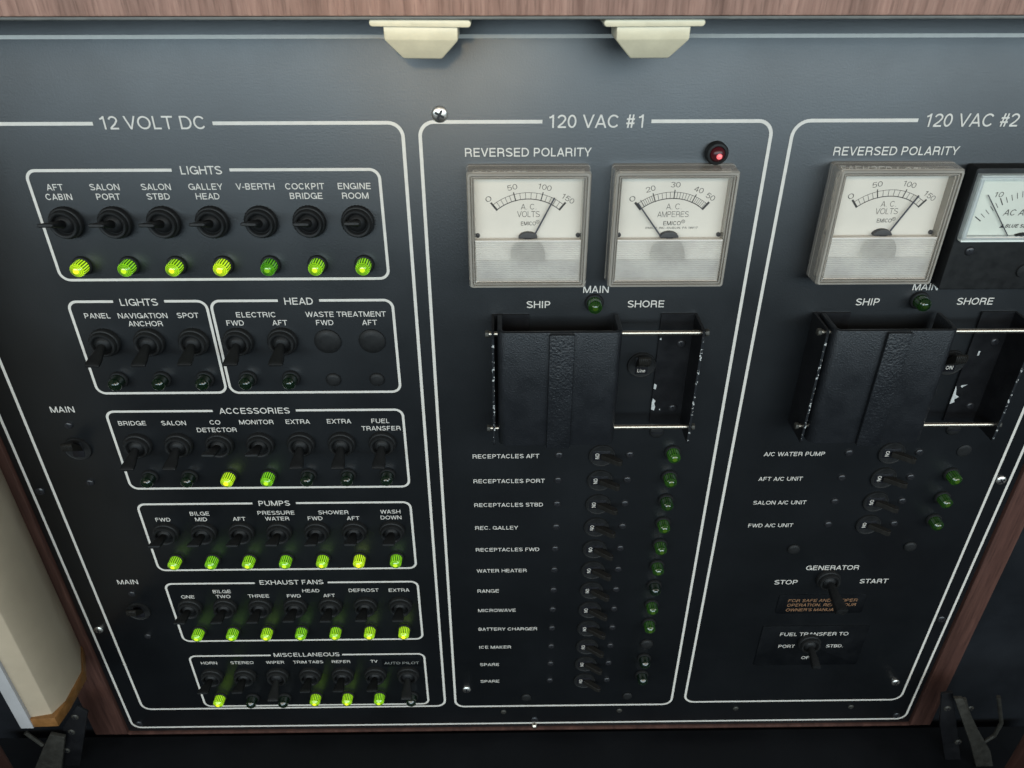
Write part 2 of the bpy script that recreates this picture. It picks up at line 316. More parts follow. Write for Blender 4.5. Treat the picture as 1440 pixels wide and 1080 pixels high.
# ------------------------------------------------------------------ electrical panel
panel = node('electrical_panel', None, loc=(0, 0, 0), label='large black electrical panel with white printed boxes and lettering', cat='switch panel')
PX0, PX1, PZ0, PZ1 = -309, 333.5, -576, -30
mb = MB(); mb.box(PX0, PX1, PZ0, PZ1, -4, 0); node('face_plate', mb.mesh('face_plate', 'panel', .4), panel)
LH = .18
def border(x0, x1, z0, z1, r, w, gap=None, notch=None, notches=()):
    mb = MB(); ctr = rrect(x0, x1, z0, z1, r, 8)
    # walk the outline densely, drop what lies in a gap
    pts = []
    for i in range(len(ctr)):
        a = Vector(ctr[i]); b = Vector(ctr[(i+1) % len(ctr)]); L = (b-a).length; n = max(1, int(L/2.0)) if L > 6 else 1
        for k in range(n): pts.append(a+(b-a)*k/n)
    cuts = []
    if gap: cuts.append(('t', gap[0], gap[1]))
    if notch is not None: cuts.append(('l', notch-.9, notch+.9))
    n = len(pts)
    def q(a, b):
        d = (b-a).normalized(); nn = Vector((-d.y, d.x))*w/2
        return [mb.V(p.x, LH, p.y) for p in (a-nn, b-nn, b+nn, a+nn)]
    # straight runs are single quads trimmed at gaps; corners are short chords
    def seg(a, b): mb.F(q(a, b))
    def run(a, b, cut=None, axis=0):
        if cut is None: seg(a, b); return
        lo, hi = cut; A, Bc = a[axis], b[axis]
        ev = [(A, Bc)]
        p = Vector(a); e = Vector(b)
        if A < Bc: m1, m2 = lo, hi
        else: m1, m2 = hi, lo
        c1 = Vector(a); c1[axis] = m1; c2 = Vector(a); c2[axis] = m2
        seg(p, c1); seg(c2, e)
    c = ctr; k = 9
    run(Vector(c[k-1]), Vector(c[k]), gap, 0)                       # top, right to left
    run(Vector(c[2*k-1]), Vector(c[2*k]), (notch-.9, notch+.9) if notch is not None else None, 1)   # left, going down
    run(Vector(c[3*k-1]), Vector(c[3*k])); run(Vector(c[4*k-1]), Vector(c[0]))
    for s0 in range(4):
        arc = [Vector(p) for p in c[s0*k:(s0+1)*k]]
        cx = [(x1-r, z1-r), (x0+r, z1-r), (x0+r, z0+r), (x1-r, z0+r)][s0]
        ids = []
        for p in arc:
            d = (p-Vector(cx)).normalized()
            ids.append((mb.V(*( (p-d*w/2).x, LH, (p-d*w/2).y)), mb.V(*((p+d*w/2).x, LH, (p+d*w/2).y))))
        for i in range(len(ids)-1): mb.F((ids[i][0], ids[i][1], ids[i+1][1], ids[i+1][0]))
    return mb.mesh('printed_border', 'print', 0, smooth=0)
for nm, a in [('whole panel', (-304.1, 329.0, -571.0, -52.6, 7, 1.72)), ('12 VOLT DC section', (-290.3, -48.7, -547.3, -91.3, 7, 1.72, (-198.7, -140.8))),
              ('120 VAC #1 section', (-40.3, 133.1, -548.4, -91.0, 7, 1.72, (19.8, 73.2))), ('120 VAC #2 section', (143.6, 318.4, -545.8, -90.9, 8, 1.72, (204.5, 258.1))),
              ('upper LIGHTS box', (-239.3, -62.1, -173.8, -114.1, 5, 1.52, (-166, -137), -143.2)), ('lower LIGHTS box', (-240.4, -164.4, -246.9, -186.8, 5, 1.52, (-215.2, -187.1), -228.2)),
              ('HEAD box', (-161.9, -61.4, -247.1, -186.8, 5, 1.52, (-124.6, -101.8), -227.9)), ('ACCESSORIES box', (-240, -61.3, -319.9, -260.0, 5, 1.52, (-175.6, -125.6), -304.8)),
              ('PUMPS box', (-240, -61.8, -393.1, -333.1, 5, 1.52, (-164.8, -136.4), -371.7)), ('EXHAUST FANS box', (-239.5, -61.8, -466.7, -406.4, 5, 1.52, (-176.3, -125), -447.6)),
              ('MISCELLANEOUS box', (-239.8, -61.9, -544.3, -483.6, 5, 1.52, (-177.9, -124), -527.3))]:
    node('printed_border', border(*a), panel)

def legend(lines, cap, mt='print', parent=panel, h=LH, weight=.142, slant=0):
    """lines: (text, x, z[, width])"""
    mb = MB()
    for ln in lines: put_text(mb, ln[0], ln[1], ln[2], cap, h, ln[3] if len(ln) > 3 else None, weight, slant=slant)
    node('legend', mb.mesh('legend', mt, 0, smooth=0), parent, label='lettering that reads '+' '.join(l[0] for l in lines))
for tx, x, w in (('12 VOLT DC', -169.9, 50.3), ('120 VAC #1', 46.2, 46.1), ('120 VAC #2', 231.4, 45.9)): legend([(tx, x, -90.9, w)], 6.3, weight=.125)
for x in (13.1, 197.8): legend([('REVERSED POLARITY', x, -105.8, 63.2)], 4.3)
for tx, x, z in (('LIGHTS', -151.3, -114.2), ('LIGHTS', -201.2, -187.3), ('HEAD', -113.2, -187.2), ('ACCESSORIES', -150.5, -260.1), ('PUMPS', -150.6, -333.1), ('EXHAUST FANS', -150.4, -405.9), ('MISCELLANEOUS', -150.7, -483.2)):
    legend([(tx, x, z)], 4.25)
C = [-226.2+25.13*k for k in range(7)]; cap = 3.25
for k, (a, b_) in enumerate((('AFT', 'CABIN'), ('SALON', 'PORT'), ('SALON', 'STBD'), ('GALLEY', 'HEAD'), ('V-BERTH', None), ('COCKPIT', 'BRIDGE'), ('ENGINE', 'ROOM'))):
    legend([(a, C[k]-(.8 if k < 2 else 0), -122.6)]+([(b_, C[k]-(.3 if k < 2 else 0), -127.6)] if b_ else []), cap)
legend([('PANEL', -226.4, -195.5)], cap); legend([('NAVIGATION', -201.2, -195.6), ('ANCHOR', -200.9, -200.6)], cap); legend([('SPOT', -176.1, -195.6)], cap)
legend([('ELECTRIC', -138.3, -195.4)], cap); legend([('FWD', -150.7, -200.5)], cap); legend([('AFT', -125.7, -200.5)], cap)
legend([('WASTE TREATMENT', -88.1, -195.4)], cap); legend([('FWD', -100.5, -200.6)], cap); legend([('AFT', -75.3, -200.7)], cap)
for L in ([('BRIDGE', C[0], -268.6)], [('SALON', C[1], -268.7)], [('CO', C[2], -268.4), ('DETECTOR', C[2], -274.0)], [('MONITOR', C[3], -268.4)], [('EXTRA', C[4], -268.3)], [('EXTRA', C[5], -268.2)], [('FUEL', C[6], -268.2), ('TRANSFER', C[6], -273.7)]): legend(L, cap)
for L in ([('FWD', C[0], -346.5)], [('BILGE', C[1], -341.5)], [('MID', C[1], -346.5)], [('AFT', C[2], -346.4)], [('PRESSURE', C[3], -341.3), ('WATER', C[3], -346.4)], [('SHOWER', -113, -341.4)], [('FWD', C[4], -346.4)], [('AFT', C[5], -346.6)], [('WASH', C[6], -341.2), ('DOWN', C[6], -346.3)]): legend(L, cap)
for L in ([('ONE', C[0], -419.6)], [('BILGE', C[1], -414.5)], [('TWO', C[1], -419.6)], [('THREE', C[2], -419.4)], [('FWD', C[3], -419.6)], [('HEAD', -138, -414.5)], [('AFT', C[4], -419.6)], [('DEFROST', C[5], -414.6)], [('EXTRA', C[6], -414.8)]): legend(L, cap)
for k, tx in enumerate(('HORN', 'STEREO', 'WIPER', 'TRIM TABS', 'REFER', 'TV')): legend([(tx, C[k], -491.7)], cap-.15)
legend([('MAIN', -265.2, -258.2)], 4.3); legend([('MAIN', -264.8, -404.1)], 4.3)
for x0, tx in ((51.3, 'MAIN'), (19.7, 'SHIP'), (79.7, 'SHORE')): legend([(tx, x0, -181 if tx == 'MAIN' else -190.1)], 4.25)
for x0, tx in ((234.1, 'MAIN'), (204.0, 'SHIP'), (264.6, 'SHORE')): legend([(tx, x0, -180.5 if tx == 'MAIN' else -189.6)], 4.25)
ROW1 = ('RECEPTACLES AFT', 'RECEPTACLES PORT', 'RECEPTACLES STBD', 'REC. GALLEY', 'RECEPTACLES FWD', 'WATER HEATER', 'RANGE', 'MICROWAVE', 'BATTERY CHARGER', 'ICE MAKER', 'SPARE', 'SPARE')
ROWZ = [-296.0-20.1*k for k in range(12)]
for k, tx in enumerate(ROW1):
    w = hwidth(tx, 3.15); legend([(tx, -19.5+w/2, ROWZ[k])], 3.2)
ROW2 = ('A/C WATER PUMP', 'AFT A/C UNIT', 'SALON A/C UNIT', 'FWD A/C UNIT')
for k, (tx, w) in enumerate(zip(ROW2, (38.7, 28.6, 35.2, 30.3))): legend([(tx, 164.4+w/2, ROWZ[k], w)], 3.2)
legend([('GENERATOR', 230.5, -396.6, 37.4)], 4.3); legend([('STOP', 200.2, -410.6, 16.4)], 4.3); legend([('START', 263.1, -410.3, 20.2)], 4.3)

# ------------------------------------------------------------------ panel fixings (parts of the panel)
def screw_mesh(name, r, mt, cross=True, hgt=None):
    hgt = hgt or r*.42
    mb = MB(); mb.lathe([(r, 0), (r*.97, hgt*.35), (r*.8, hgt*.72), (r*.5, hgt*.93), (.01, hgt)], 24)
    w = r*.14; mb.box(-r*.62, r*.62, -w, w, hgt*.55, hgt*1.02, 1)  # dark bar on the head paints the shade of the driver slot
    if cross: mb.box(-w, w, -r*.62, r*.62, hgt*.55, hgt*1.03, 1)
    return mb.mesh(name, [mt, 'recess_shade'], 0)
sm_big = screw_mesh('panel_screw', 4.0, 'steel'); sm = screw_mesh('panel_screw', 3.3, 'steel'); sm_blk = screw_mesh('panel_screw', 3.0, 'black_screw'); sm_tiny = screw_mesh('panel_screw', 2.3, 'stay', False)
for me, x, z, a in ((sm_big, -30.2, -87.4, .5), (sm, -30.9, -527, 0), (sm, 308.9, -524, .3), (sm, 323.2, -318.8, .9), (sm_blk, 323.6, -451, .4), (sm, -298.8, -453.2, .2), (sm_blk, -299, -321.4, .7),
                    (sm_blk, 23.4, -566.5, 0), (sm_blk, 321.0, -566.3, .1), (sm_blk, -298.3, -566, .3), (sm_tiny, -1.9, -556, 0), (sm_tiny, 92.1, -556, 0), (sm_tiny, 186.7, -555, 0), (sm_tiny, 280.6, -554.6, 0)):
    node('panel_screw', me, panel, loc=(x, .05, z), rot=(0, a, 0))
mb = MB(); mb.lathe([(2.2, 0), (2.2, 2.4), (1.2, 3.4), (.01, 3.6)], 18); node('stud', mb.mesh('stud', 'rod'), panel, loc=(23.2, .3, -572.6))

# labels stuck to the panel
st = node('instruction_sticker', None, loc=(230, 0, -433), label='black sticker with copper lettering FOR SAFE AND PROPER OPERATION below the GENERATOR lever', cat='sticker')
mb = MB(); mb.prism(rrect(-32, 32, -10, 9.7, 2.5), .02, .45); node('backing', mb.mesh('backing', 'tape', .12), st)
mb = MB()
for tx, x, z, w in (('FOR SAFE AND PROPER', .6, 3.8, 50.3), ('OPERATION, READ YOUR', .6, -.9, 50.3), ("OWNER'S MANUAL.", -5.4, -5.9, 38.3)): put_text(mb, tx, x, z, 2.9, .55, w, .13, slant=.12)
node('lettering', mb.mesh('lettering', 'copper', smooth=0), st)
tp = node('label_plate', None, loc=(231.8, 0, -478), label='black FUEL TRANSFER TO label plate around the lowest right-hand lever', cat='label plate')
mb = MB(); mb.prism(rrect(-40, 40, -23, 21.3, 1), .02, .6); node('backing', mb.mesh('backing', 'tape', .15), tp)
mb = MB(); put_text(mb, 'FUEL TRANSFER TO', 0, 12.7, 3.7, .7, 51.3); put_text(mb, 'PORT', -18.3, -.8, 3.2, .7, 12.3); put_text(mb, 'STBD.', 18.4, -.9, 3.2, .7, 12.8); put_text(mb, 'OFF', 0, -14.2, 3.2, .7, 8.7)
node('lettering', mb.mesh('lettering', 'print', smooth=0), tp)
tp = node('label_tape', None, loc=(-79.6, 0, -493.6), label='small dark AUTO PILOT label tape in the MISCELLANEOUS box', cat='label tape')
mb = MB(); mb.box(-15.2, 15.2, -4.6, 4.4, .02, .3); node('backing', mb.mesh('backing', 'tape', .08), tp)
mb = MB(); put_text(mb, 'AUTO PILOT', 0, -.2, 2.7, .4, 26.6, .11); node('lettering', mb.mesh('lettering', 'tapeprint', smooth=0), tp)

# ------------------------------------------------------------------ toggle switches
mb = MB(); mb.lathe([(8.6, 0), (8.6, 2.5), (8.0, 3.1), (7.5, 3.2), (7.35, 5.0), (6.9, 5.7), (6.1, 5.8), (5.5, 5.3), (5.2, 3.4)], 60, flute=(.3, (0, 1)))
nut_me = mb.mesh('mounting_ring', 'plastic', smooth=50)
mb = MB(); mb.lathe([(5.3, 3.0), (4.6, 3.9), (3.6, 5.0), (2.6, 5.6), (.01, 5.7)], 28); ball_me = mb.mesh('pivot_ball', 'lever')
def lever_mesh(L=15.0, w0=2.3, w1=4.0, t0=2.2, t1=.95):
    mb = MB(); rings = []
    for k in range(9):
        s = k/8; a = w0+(w1-w0)*min(1, s*1.35)**1.2; t = t0+(t1-t0)*s**.8; h = 2.5+L*s
        ex = 2+3.0*s; rg = []
        for i in range(24):
            q = 2*math.pi*i/24; c, sn = math.cos(q), math.sin(q)
            rg.append((a*math.copysign(abs(c)**(2/ex), c), h, t*math.copysign(abs(sn)**(2/ex), sn)))
        rings.append(rg)
    rings.append([(x*.9, 2.5+L+.45, z*.6) for x, _, z in rings[-1]])
    mb.loft(rings); return mb.mesh('lever', 'lever', smooth=40)
lever_me = lever_mesh()
SW = [((C[k], -141.0), True, n) for k, n in enumerate(('AFT CABIN', 'SALON PORT', 'SALON STBD', 'GALLEY HEAD', 'V-BERTH', 'COCKPIT BRIDGE', 'ENGINE ROOM'))]
SW += [((C[k], -211.9), False, n) for k, n in enumerate(('PANEL', 'NAVIGATION ANCHOR', 'SPOT', 'ELECTRIC FWD', 'ELECTRIC AFT'))]
ACC = ('ACCESSORIES BRIDGE', 'ACCESSORIES SALON', 'CO DETECTOR', 'MONITOR', 'left ACCESSORIES EXTRA', 'right ACCESSORIES EXTRA', 'ACCESSORIES FUEL TRANSFER')
PMP = ('PUMPS BILGE FWD', 'PUMPS BILGE MID', 'PUMPS BILGE AFT', 'PRESSURE WATER', 'SHOWER FWD', 'SHOWER AFT', 'WASH DOWN')
EXH = ('EXHAUST FANS BILGE ONE', 'EXHAUST FANS BILGE TWO', 'EXHAUST FANS BILGE THREE', 'EXHAUST FANS HEAD FWD', 'EXHAUST FANS HEAD AFT', 'DEFROST', 'EXHAUST FANS EXTRA')
MIS = ('HORN', 'STEREO', 'WIPER', 'TRIM TABS', 'REFER', 'TV', 'AUTO PILOT')
SW += [((C[k], -284.5), k in (2, 3), n) for k, n in enumerate(ACC)]
SW += [((C[k], -357.4), True, n) for k, n in enumerate(PMP)]
SW += [((C[k], -429.5), True, n) for k, n in enumerate(EXH)]
SW += [((C[k], -506.2), k not in (2, 6), n) for k, n in enumerate(MIS)]
for (x, z), on, n in SW:
    t = node('toggle_switch', None, loc=(x, .02, z), label=f"black toggle switch with lever {'up' if on else 'down'}, under the {n} legend", cat='toggle switch', group='toggle switches of the 12 volt section')
    node('mounting_ring', nut_me, t); node('pivot_ball', ball_me, t)
    a = math.radians((18.5 if on else -14)+random.uniform(-1.2, 1.2))
    node('lever', lever_me, t, loc=(0, 3.2, 0), rot=(-a, random.uniform(-.03, .03), random.uniform(-.03, .03)))
bat_me = lever_mesh(22, 2.6, 4.0, 2.6, 3.2)
t = node('toggle_switch', None, loc=(229.3, .02, -407.2), label='black switch with a long drooping lever, between the STOP and START legends', cat='toggle switch')
node('mounting_ring', nut_me, t); node('pivot_ball', ball_me, t); node('lever', bat_me, t, loc=(0, 2.5, 0), rot=(math.radians(12), 0, math.radians(3)))
bat2 = lever_mesh(15.5, 2.4, 3.0, 2.4, 2.6)
t = node('toggle_switch', None, loc=(229.3, .62, -473.8), label='black switch with a short drooping lever, between the PORT and STBD. legends', cat='toggle switch')
node('mounting_ring', nut_me, t); node('pivot_ball', ball_me, t); node('lever', bat2, t, loc=(0, 2.5, 0), rot=(math.radians(16), 0, 0))

# ------------------------------------------------------------------ indicator lamps
mb = MB(); mb.lathe([(5.3, 0), (5.3, .9), (4.9, 1.5), (4.1, 1.6), (3.9, 1.2)], 36); bez_me = mb.mesh('bezel', 'plastic')
def lens_mesh():
    mb = MB(); R = 3.95
    prof = [(R, .3), (R, 5.6), (R*.97, 6.4), (R*.90, 7.0), (R*.80, 7.35), (R*.74, 7.35), (R*.62, 7.85), (R*.56, 7.8), (R*.44, 8.15), (R*.38, 8.1), (R*.24, 8.35), (.01, 8.4)]
    mis = [0, 0, 0, 0, 1, 0, 1, 0, 1, 2, 2, 2]
    mb.lathe(prof, 72, mis=mis, flute_mi=(1, (0, 1, 2), 2))
    return mb.mesh('lens', ['lens', 'lens_groove', 'lens_core'], smooth=30)
lens_me = lens_mesh()
def lamp(x, z, lv, label, group):
    t = node('indicator_lamp', None, loc=(x, .25, z), label=label, cat='indicator lamp', group=group)
    node('bezel', bez_me, t)
    node('lens', lens_me, t, loc=(0, .1, 0), rot=(0, random.uniform(0, 6), 0), color=(lv, max(0, min(1, (lv-.75)*1.5)), 0, 1))
rows = [(-165.2, ('AFT CABIN', 'SALON PORT', 'SALON STBD', 'GALLEY HEAD', 'V-BERTH', 'COCKPIT BRIDGE', 'ENGINE ROOM'), (1.25, .95, 1.1, 1.3, .5, 1.0, .98)),
        (-237.1, ('PANEL', 'NAVIGATION ANCHOR', 'SPOT', 'ELECTRIC FWD', 'ELECTRIC AFT'), (0,)*5), (-309.9, ACC, (0, 0, 1.25, .9, 0, 0, 0)), (-382.3, PMP, (1.05, .92, 1.0, .95, 1.08, 1.3, .95)),
        (-455.1, EXH, (1.0, .98, 1.1, .94, 1.03, 1.15, 1.2)), (-532.2, MIS, (1.15, 0, 0, 1.1, 1.1, 1, 0))]
for z, names, lvs in rows:
    for k, n in enumerate(names):
        lv = lvs[k]
        lab = (f"{'bright' if lv >= 1 else 'fainter'} lit green lamp below the {n} switch" if lv else f'unlit dark lamp below the {n} switch')
        lamp(C[k]+.9, z-(1.8 if (z < -530 and not lv) else 0), lv*.95, lab, 'indicator lamps of the 12 volt section')
ALZ = [(0, .55), (1, .34), (2, .16), (3, .38), (4, .34), (5, .28), (6, 0), (7, .33), (8, .34), (10, 0), (11, 0)]
RN = list(ROW1); RN[10] = 'upper SPARE'; RN[11] = 'lower SPARE'
for k, lv in ALZ:
    lamp(106.1, -293.6-19.75*k, lv*.2, f"{'faint green' if lv else 'unlit dark'} lamp at the right end of the {RN[k]} row", 'indicator lamps of the 120 volt sections')
for k, lv in ((1, .36), (2, .25), (3, .18)):
    lamp(288.7, -293.6-19.55*k, lv*.2, f'faint green lamp at the right end of the {ROW2[k]} row', 'indicator lamps of the 120 volt sections')
lamp(50.7, -188.9, .05, 'faint green lamp under the MAIN legend between SHIP and SHORE, first 120 volt section', 'indicator lamps of the 120 volt sections')
lamp(232.6, -188.6, .02, 'nearly dark green lamp under the MAIN legend of the right-hand 120 volt section', 'indicator lamps of the 120 volt sections')
t = node('indicator_lamp', None, loc=(106.9, .25, -106.0), label='red warning lamp above the ammeter in the 120 VAC #1 section', cat='indicator lamp')
mb = MB(); mb.lathe([(5.6, 0), (5.6, 3.2), (5.0, 4.0), (4.0, 4.2), (3.4, 3.4)], 36); node('bezel', mb.mesh('bezel', 'plastic'), t)
mb = MB(); mb.lathe([(3.6, 2.5), (3.5, 4.6), (2.8, 5.6), (1.6, 6.2), (.01, 6.4)], 30); ln = node('lens', mb.mesh('lens', 'redlens'), t)
mb = MB(); mb.lathe([(1.5, 6.1), (1.2, 6.9), (.5, 7.2), (.01, 7.3)], 14, cx=.4, cz=-.6); node('core', mb.mesh('core', 'red_tip'), ln)

# ------------------------------------------------------------------ hole plugs
def plug(r, hgt, x, z, label, group, slot=False):
    mb = MB(); mb.lathe([(r, 0), (r*.98, hgt*.3), (r*.85, hgt*.68), (r*.55, hgt*.92), (.01, hgt)], 36)
    if slot: mb.box(-r*.8, r*.8, -.5, .5, hgt*.5, hgt*1.02, 1)
    return node('hole_plug', mb.mesh('hole_plug', ['plastic', 'recess_shade']), loc=(x, .25, z), label=label, cat='hole plug', group=group)
G = 'round black plugs closing empty panel holes'
plug(7.7, 2.2, -100.3, -212.6, 'large domed black plug under the WASTE TREATMENT FWD legend', G); plug(7.7, 2.2, -75, -212.6, 'large domed black plug under the WASTE TREATMENT AFT legend', G)
plug(4.5, 1.8, -100.2, -238.3, 'small domed black plug below the WASTE TREATMENT FWD plug', G); plug(4.5, 1.8, -74.6, -238.3, 'small domed black plug below the WASTE TREATMENT AFT plug', G)
plug(5.0, 2.2, 106.6, -474.8, 'black plug in place of a lamp at the right end of the ICE MAKER row', G)
plug(4.6, .8, 291.4, -294.6, 'flat black plug at the right end of the A/C WATER PUMP row', G)
plug(4.6, 1.6, 94.6, -277.8, 'slotted black plug under the lower rod of the first slide guard', G, True); plug(4.6, 1.6, 279.4, -277.3, 'slotted black plug under the lower rod of the right-hand slide guard', G, True)
plug(4.0, 1.5, 16.3, -537.3, 'small black plug near the bottom left of the 120 VAC #1 section', G); plug(4.0, 1.5, 97, -536.9, 'small black plug near the bottom right of the 120 VAC #1 section', G)
plug(4.4, 1.7, 199.3, -378.4, 'black plug above left of the GENERATOR legend', G); plug(4.4, 1.7, 279.7, -376.8, 'black plug above right of the GENERATOR legend', G)

# ------------------------------------------------------------------ circuit breakers (built with the handle to the right, turned for the upright ones)
mb = MB(); mb.lathe([(8.4, 0), (8.4, .7), (8.2, 1.3), (7.6, 1.35), (7.3, 1.1), (3.0, .55), (.01, .55)], 40); col_me = mb.mesh('collar', 'plastic', smooth=20)
mb = MB(); mb.box(-5.8, 5.2, -3.7, 3.7, .3, 1.05); slot_me = mb.mesh('slot', 'recess_shade', .2)
mb = MB()
tip = (10.0, 8.0); d = Vector((tip[0], tip[1]-.4)).normalized(); nrm = Vector((-d.y, d.x)); prof = []
prof += [(-2.2*nrm.x+.6, .4-2.2*nrm.y+1.0)]
for i in range(9):
    a = -math.pi/2+math.pi*i/8; p = Vector(tip)+2.0*(math.cos(a)*d+math.sin(a)*nrm); prof.append((p.x, p.y))
prof += [(2.5*nrm.x+.6, .4+2.5*nrm.y)]
mb.prism_z(prof, -1.7, 1.7); mb.tube((tip[0], tip[1], -1.72), (tip[0], tip[1], 1.73), 1.0, 12, 1); h_me = mb.mesh('handle', ['handle', 'recess_shade'], .2, 1)  # dark pin at the tip paints the shade inside its hole
mb = MB(); mb.prism_z([(-1.6, .5), (2.0, .5), (9.6, 7.4), (9.9, 8.4), (9.2, 9.6), (6.0, 9.8), (4.6, 9.0)], -3.4, 3.4)
for q in range(6): mb.box(5.2+.0*q, 9.4, -3.0+q*1.08, -2.5+q*1.08, 9.4, 10.0)
hw_me = mb.mesh('handle', 'handle', .2, 1)
bs_me = screw_mesh('screw', 2.6, 'black_screw', False, 1.3)
mark = {}
for tx, w in (('ON', 4.2), ('Line', 4.6)):
    mb = MB(); put_text(mb, tx, -2.9 if tx == 'ON' else -3.4, 0, 2.5 if tx == 'ON' else 2.3, 1.2, w, .16, rot=-math.pi/2); mark[tx] = mb.mesh('mark', 'print', smooth=0)
def breaker(x, z, label, group, rot=0, tx='ON', screws=True, flip=False):
    t = node('circuit_breaker', None, loc=(x, .05, z), rot=(0, rot, 0), label=label, cat='circuit breaker', group=group)
    node('collar', col_me, t); node('slot', slot_me, t); node('handle', h_me if rot == 0 else hw_me, t, rot=(0, random.uniform(-.05, .05), 0))
    if tx: node('mark', mark[tx], t)
    if screws:
        for sx_ in (-27.0, 17.7): node('screw', bs_me, t, loc=(sx_, 0, .3), rot=(0, random.uniform(0, 3), 0))
    return t
for k, n in enumerate(RN): breaker(61.6, ROWZ[k]+.2, f'black circuit breaker marked ON in the {n} row', 'circuit breakers of the 120 volt sections')
for k, n in enumerate(ROW2): breaker(245.3, ROWZ[k]+.4, f'black circuit breaker marked ON in the {n} row', 'circuit breakers of the 120 volt sections')
U = -math.pi/2
breaker(80.8, -229.6, 'black upright breaker marked Line beside the first sliding guard', 'circuit breakers of the 120 volt sections', U, 'Line', False)
breaker(262.5, -229.4, 'black upright breaker marked ON beside the right-hand sliding guard', 'circuit breakers of the 120 volt sections', U, 'ON', False)
breaker(-264.6, -287.5, 'shadowed black main breaker under the upper MAIN legend at far left', 'circuit breakers of the 12 volt section', U, None)
breaker(-264.4, -433.5, 'shadowed black main breaker under the lower MAIN legend at far left', 'circuit breakers of the 12 volt section', U, None)

# ------------------------------------------------------------------ sliding guards over the main breakers
def slide_guard(x, z, label, chips):
    t = node('sliding_breaker_guard', None, loc=(x, .05, z), label=label, cat='breaker guard', group='sliding guards over the SHIP and SHORE main breakers')
    zt, zb = 36.6, -38.2
    for s in (-1, 1):
        mb = MB(); xo = -56.2 if s < 0 else 56.4; xi = xo+19.6 if s < 0 else xo-18.6
        mb.box(min(xo, xi), max(xo, xi), zb, zt, 0, 1.3)
        pl = [(0, zb), (0, zt), (22, zt), (22, zb)]
        x0, x1 = (xo-1.4, xo) if s < 0 else (xo, xo+1.4)
        mb.loft([[(x0, h, zz) for h, zz in pl], [(x1, h, zz) for h, zz in pl]])
        # worn bare front edge
        mb.box(x0+.1, x1-.1, zb+1, zt-4, 22.0, 22.12, 1)
        br = node('bracket', mb.mesh('bracket', ['bracket', 'worn'], 0), t)
        for zz in (17.6, -26.8):
            if s > 0: node('screw', bs_me, br, loc=(51.0, 1.3, zz), rot=(0, 1.1, 0))
        if s > 0:
            for poly in chips:
                mb = MB(); mb.prism(poly, 1.3, 1.42); node('paint_chip', mb.mesh('paint_chip', 'chip', 0), br)
    for zz in (33.6, -29.0):
        mb = MB(); mb.tube((-60.5, 18, zz), (60.0, 18, zz), 1.35, 16); rd = node('rod', mb.mesh('rod', 'rod'), t)
        for xx in (-60.2, 59.6):
            mb = MB(); mb.tube((xx-.9, 18, zz), (xx+1.2, 18, zz), 2.2, 6); node('nut', mb.mesh('nut', 'stay', .3), rd)
    # cover: a channel, open at top and bottom, with rounded front edges
    X0, X1, H = -54.4, 13.2, 25.0; R = 5.0; th = 2.6
    def sect(o):
        out = [(X0+o, 3.0)]
        rr = R-o
        for i in range(7): a = math.pi-math.pi/2*i/6; out.append((X0+R+rr*math.cos(a), H-R+rr*math.sin(a)))
        for i in range(7): a = math.pi/2-math.pi/2*i/6; out.append((X1-R+rr*math.cos(a), H-R+rr*math.sin(a)))
        out.append((X1-o, 3.0)); return out
    mb = MB(); poly = sect(0)+sect(th)[::-1]; mb.prism_z(poly, -37.0, 37.6); cv = node('cover', mb.mesh('cover', 'guard', .5, 2, 40), t)
    mb = MB(); mb.box(-26.6, -13.0, -37.6, 37.5, 24.6, 27.6); node('grip_band', mb.mesh('grip_band', 'grip', .8, 2), cv)
    return t
chA = [[(38.0, -28), (39.8, -28.6), (40.2, -26), (39.4, -23.5), (40.0, -21.8), (38.3, -20), (37.9, -23)], [(38.0, -13), (39.4, -13.6), (39.6, -10.5), (38.2, -9.4)], [(38.2, 20.4), (39.2, 20.0), (39.0, 21.6)], [(42.6, -28.2), (43.6, -28.4), (43.2, -27.4)]]
chB = [[(37.9, -25.5), (40.4, -24.2), (39.7, -22.2), (42.0, -20.4), (39.6, -18.8), (38.9, -15.2), (37.9, -12.5)], [(40.6, -12.6), (42.0, -14.0), (42.5, -12.9), (44.6, -11.7), (42.0, -12.0)], [(43.6, 8.4), (44.7, 8.2), (44.8, 11.2), (43.8, 11.4)]]
slide_guard(51.2, -232.4, 'black sliding guard on steel rods over the left-hand SHIP breaker', chA)
slide_guard(232.4, -232.4, 'black sliding guard on steel rods over the right-hand SHIP breaker', chB)

# ------------------------------------------------------------------ panel meters
def frame_loops(mb, hw, hh, prof, cz=0, mi=0):
    ids = []
    for ins, h in prof:
        r = rrect(-hw+ins, hw-ins, cz-hh+ins, cz+hh-ins, max(.3, 1.6-ins*.4), 3); ids.append([mb.V(x, h, z) for x, z in r])
    n = len(ids[0])
    for k in range(len(ids)-1):
        for i in range(n): mb.F((ids[k][i], ids[k][(i+1) % n], ids[k+1][(i+1) % n], ids[k+1][i]), mi)
def arc(mb, r0, r1, a0, a1, cz, h, n=40, mi=0):
    for i in range(n):
        q = [math.radians(a0+(a1-a0)*(i+k)/n) for k in (0, 1)]
        v = [mb.V(r*math.sin(t), h, cz+r*math.cos(t)) for t, r in ((q[0], r0), (q[1], r0), (q[1], r1), (q[0], r1))]; mb.F(v, mi)
def tick(mb, a, r0, r1, w, cz, h, mi=0):
    a = math.radians(a); d = Vector((math.sin(a), math.cos(a))); n = Vector((d.y, -d.x))*w/2
    v = []
    for r, s in ((r0, -1), (r1, -1), (r1, 1), (r0, 1)): p = d*r+n*s; v.append(mb.V(p.x, h, cz+p.y))
    mb.F(v, mi)
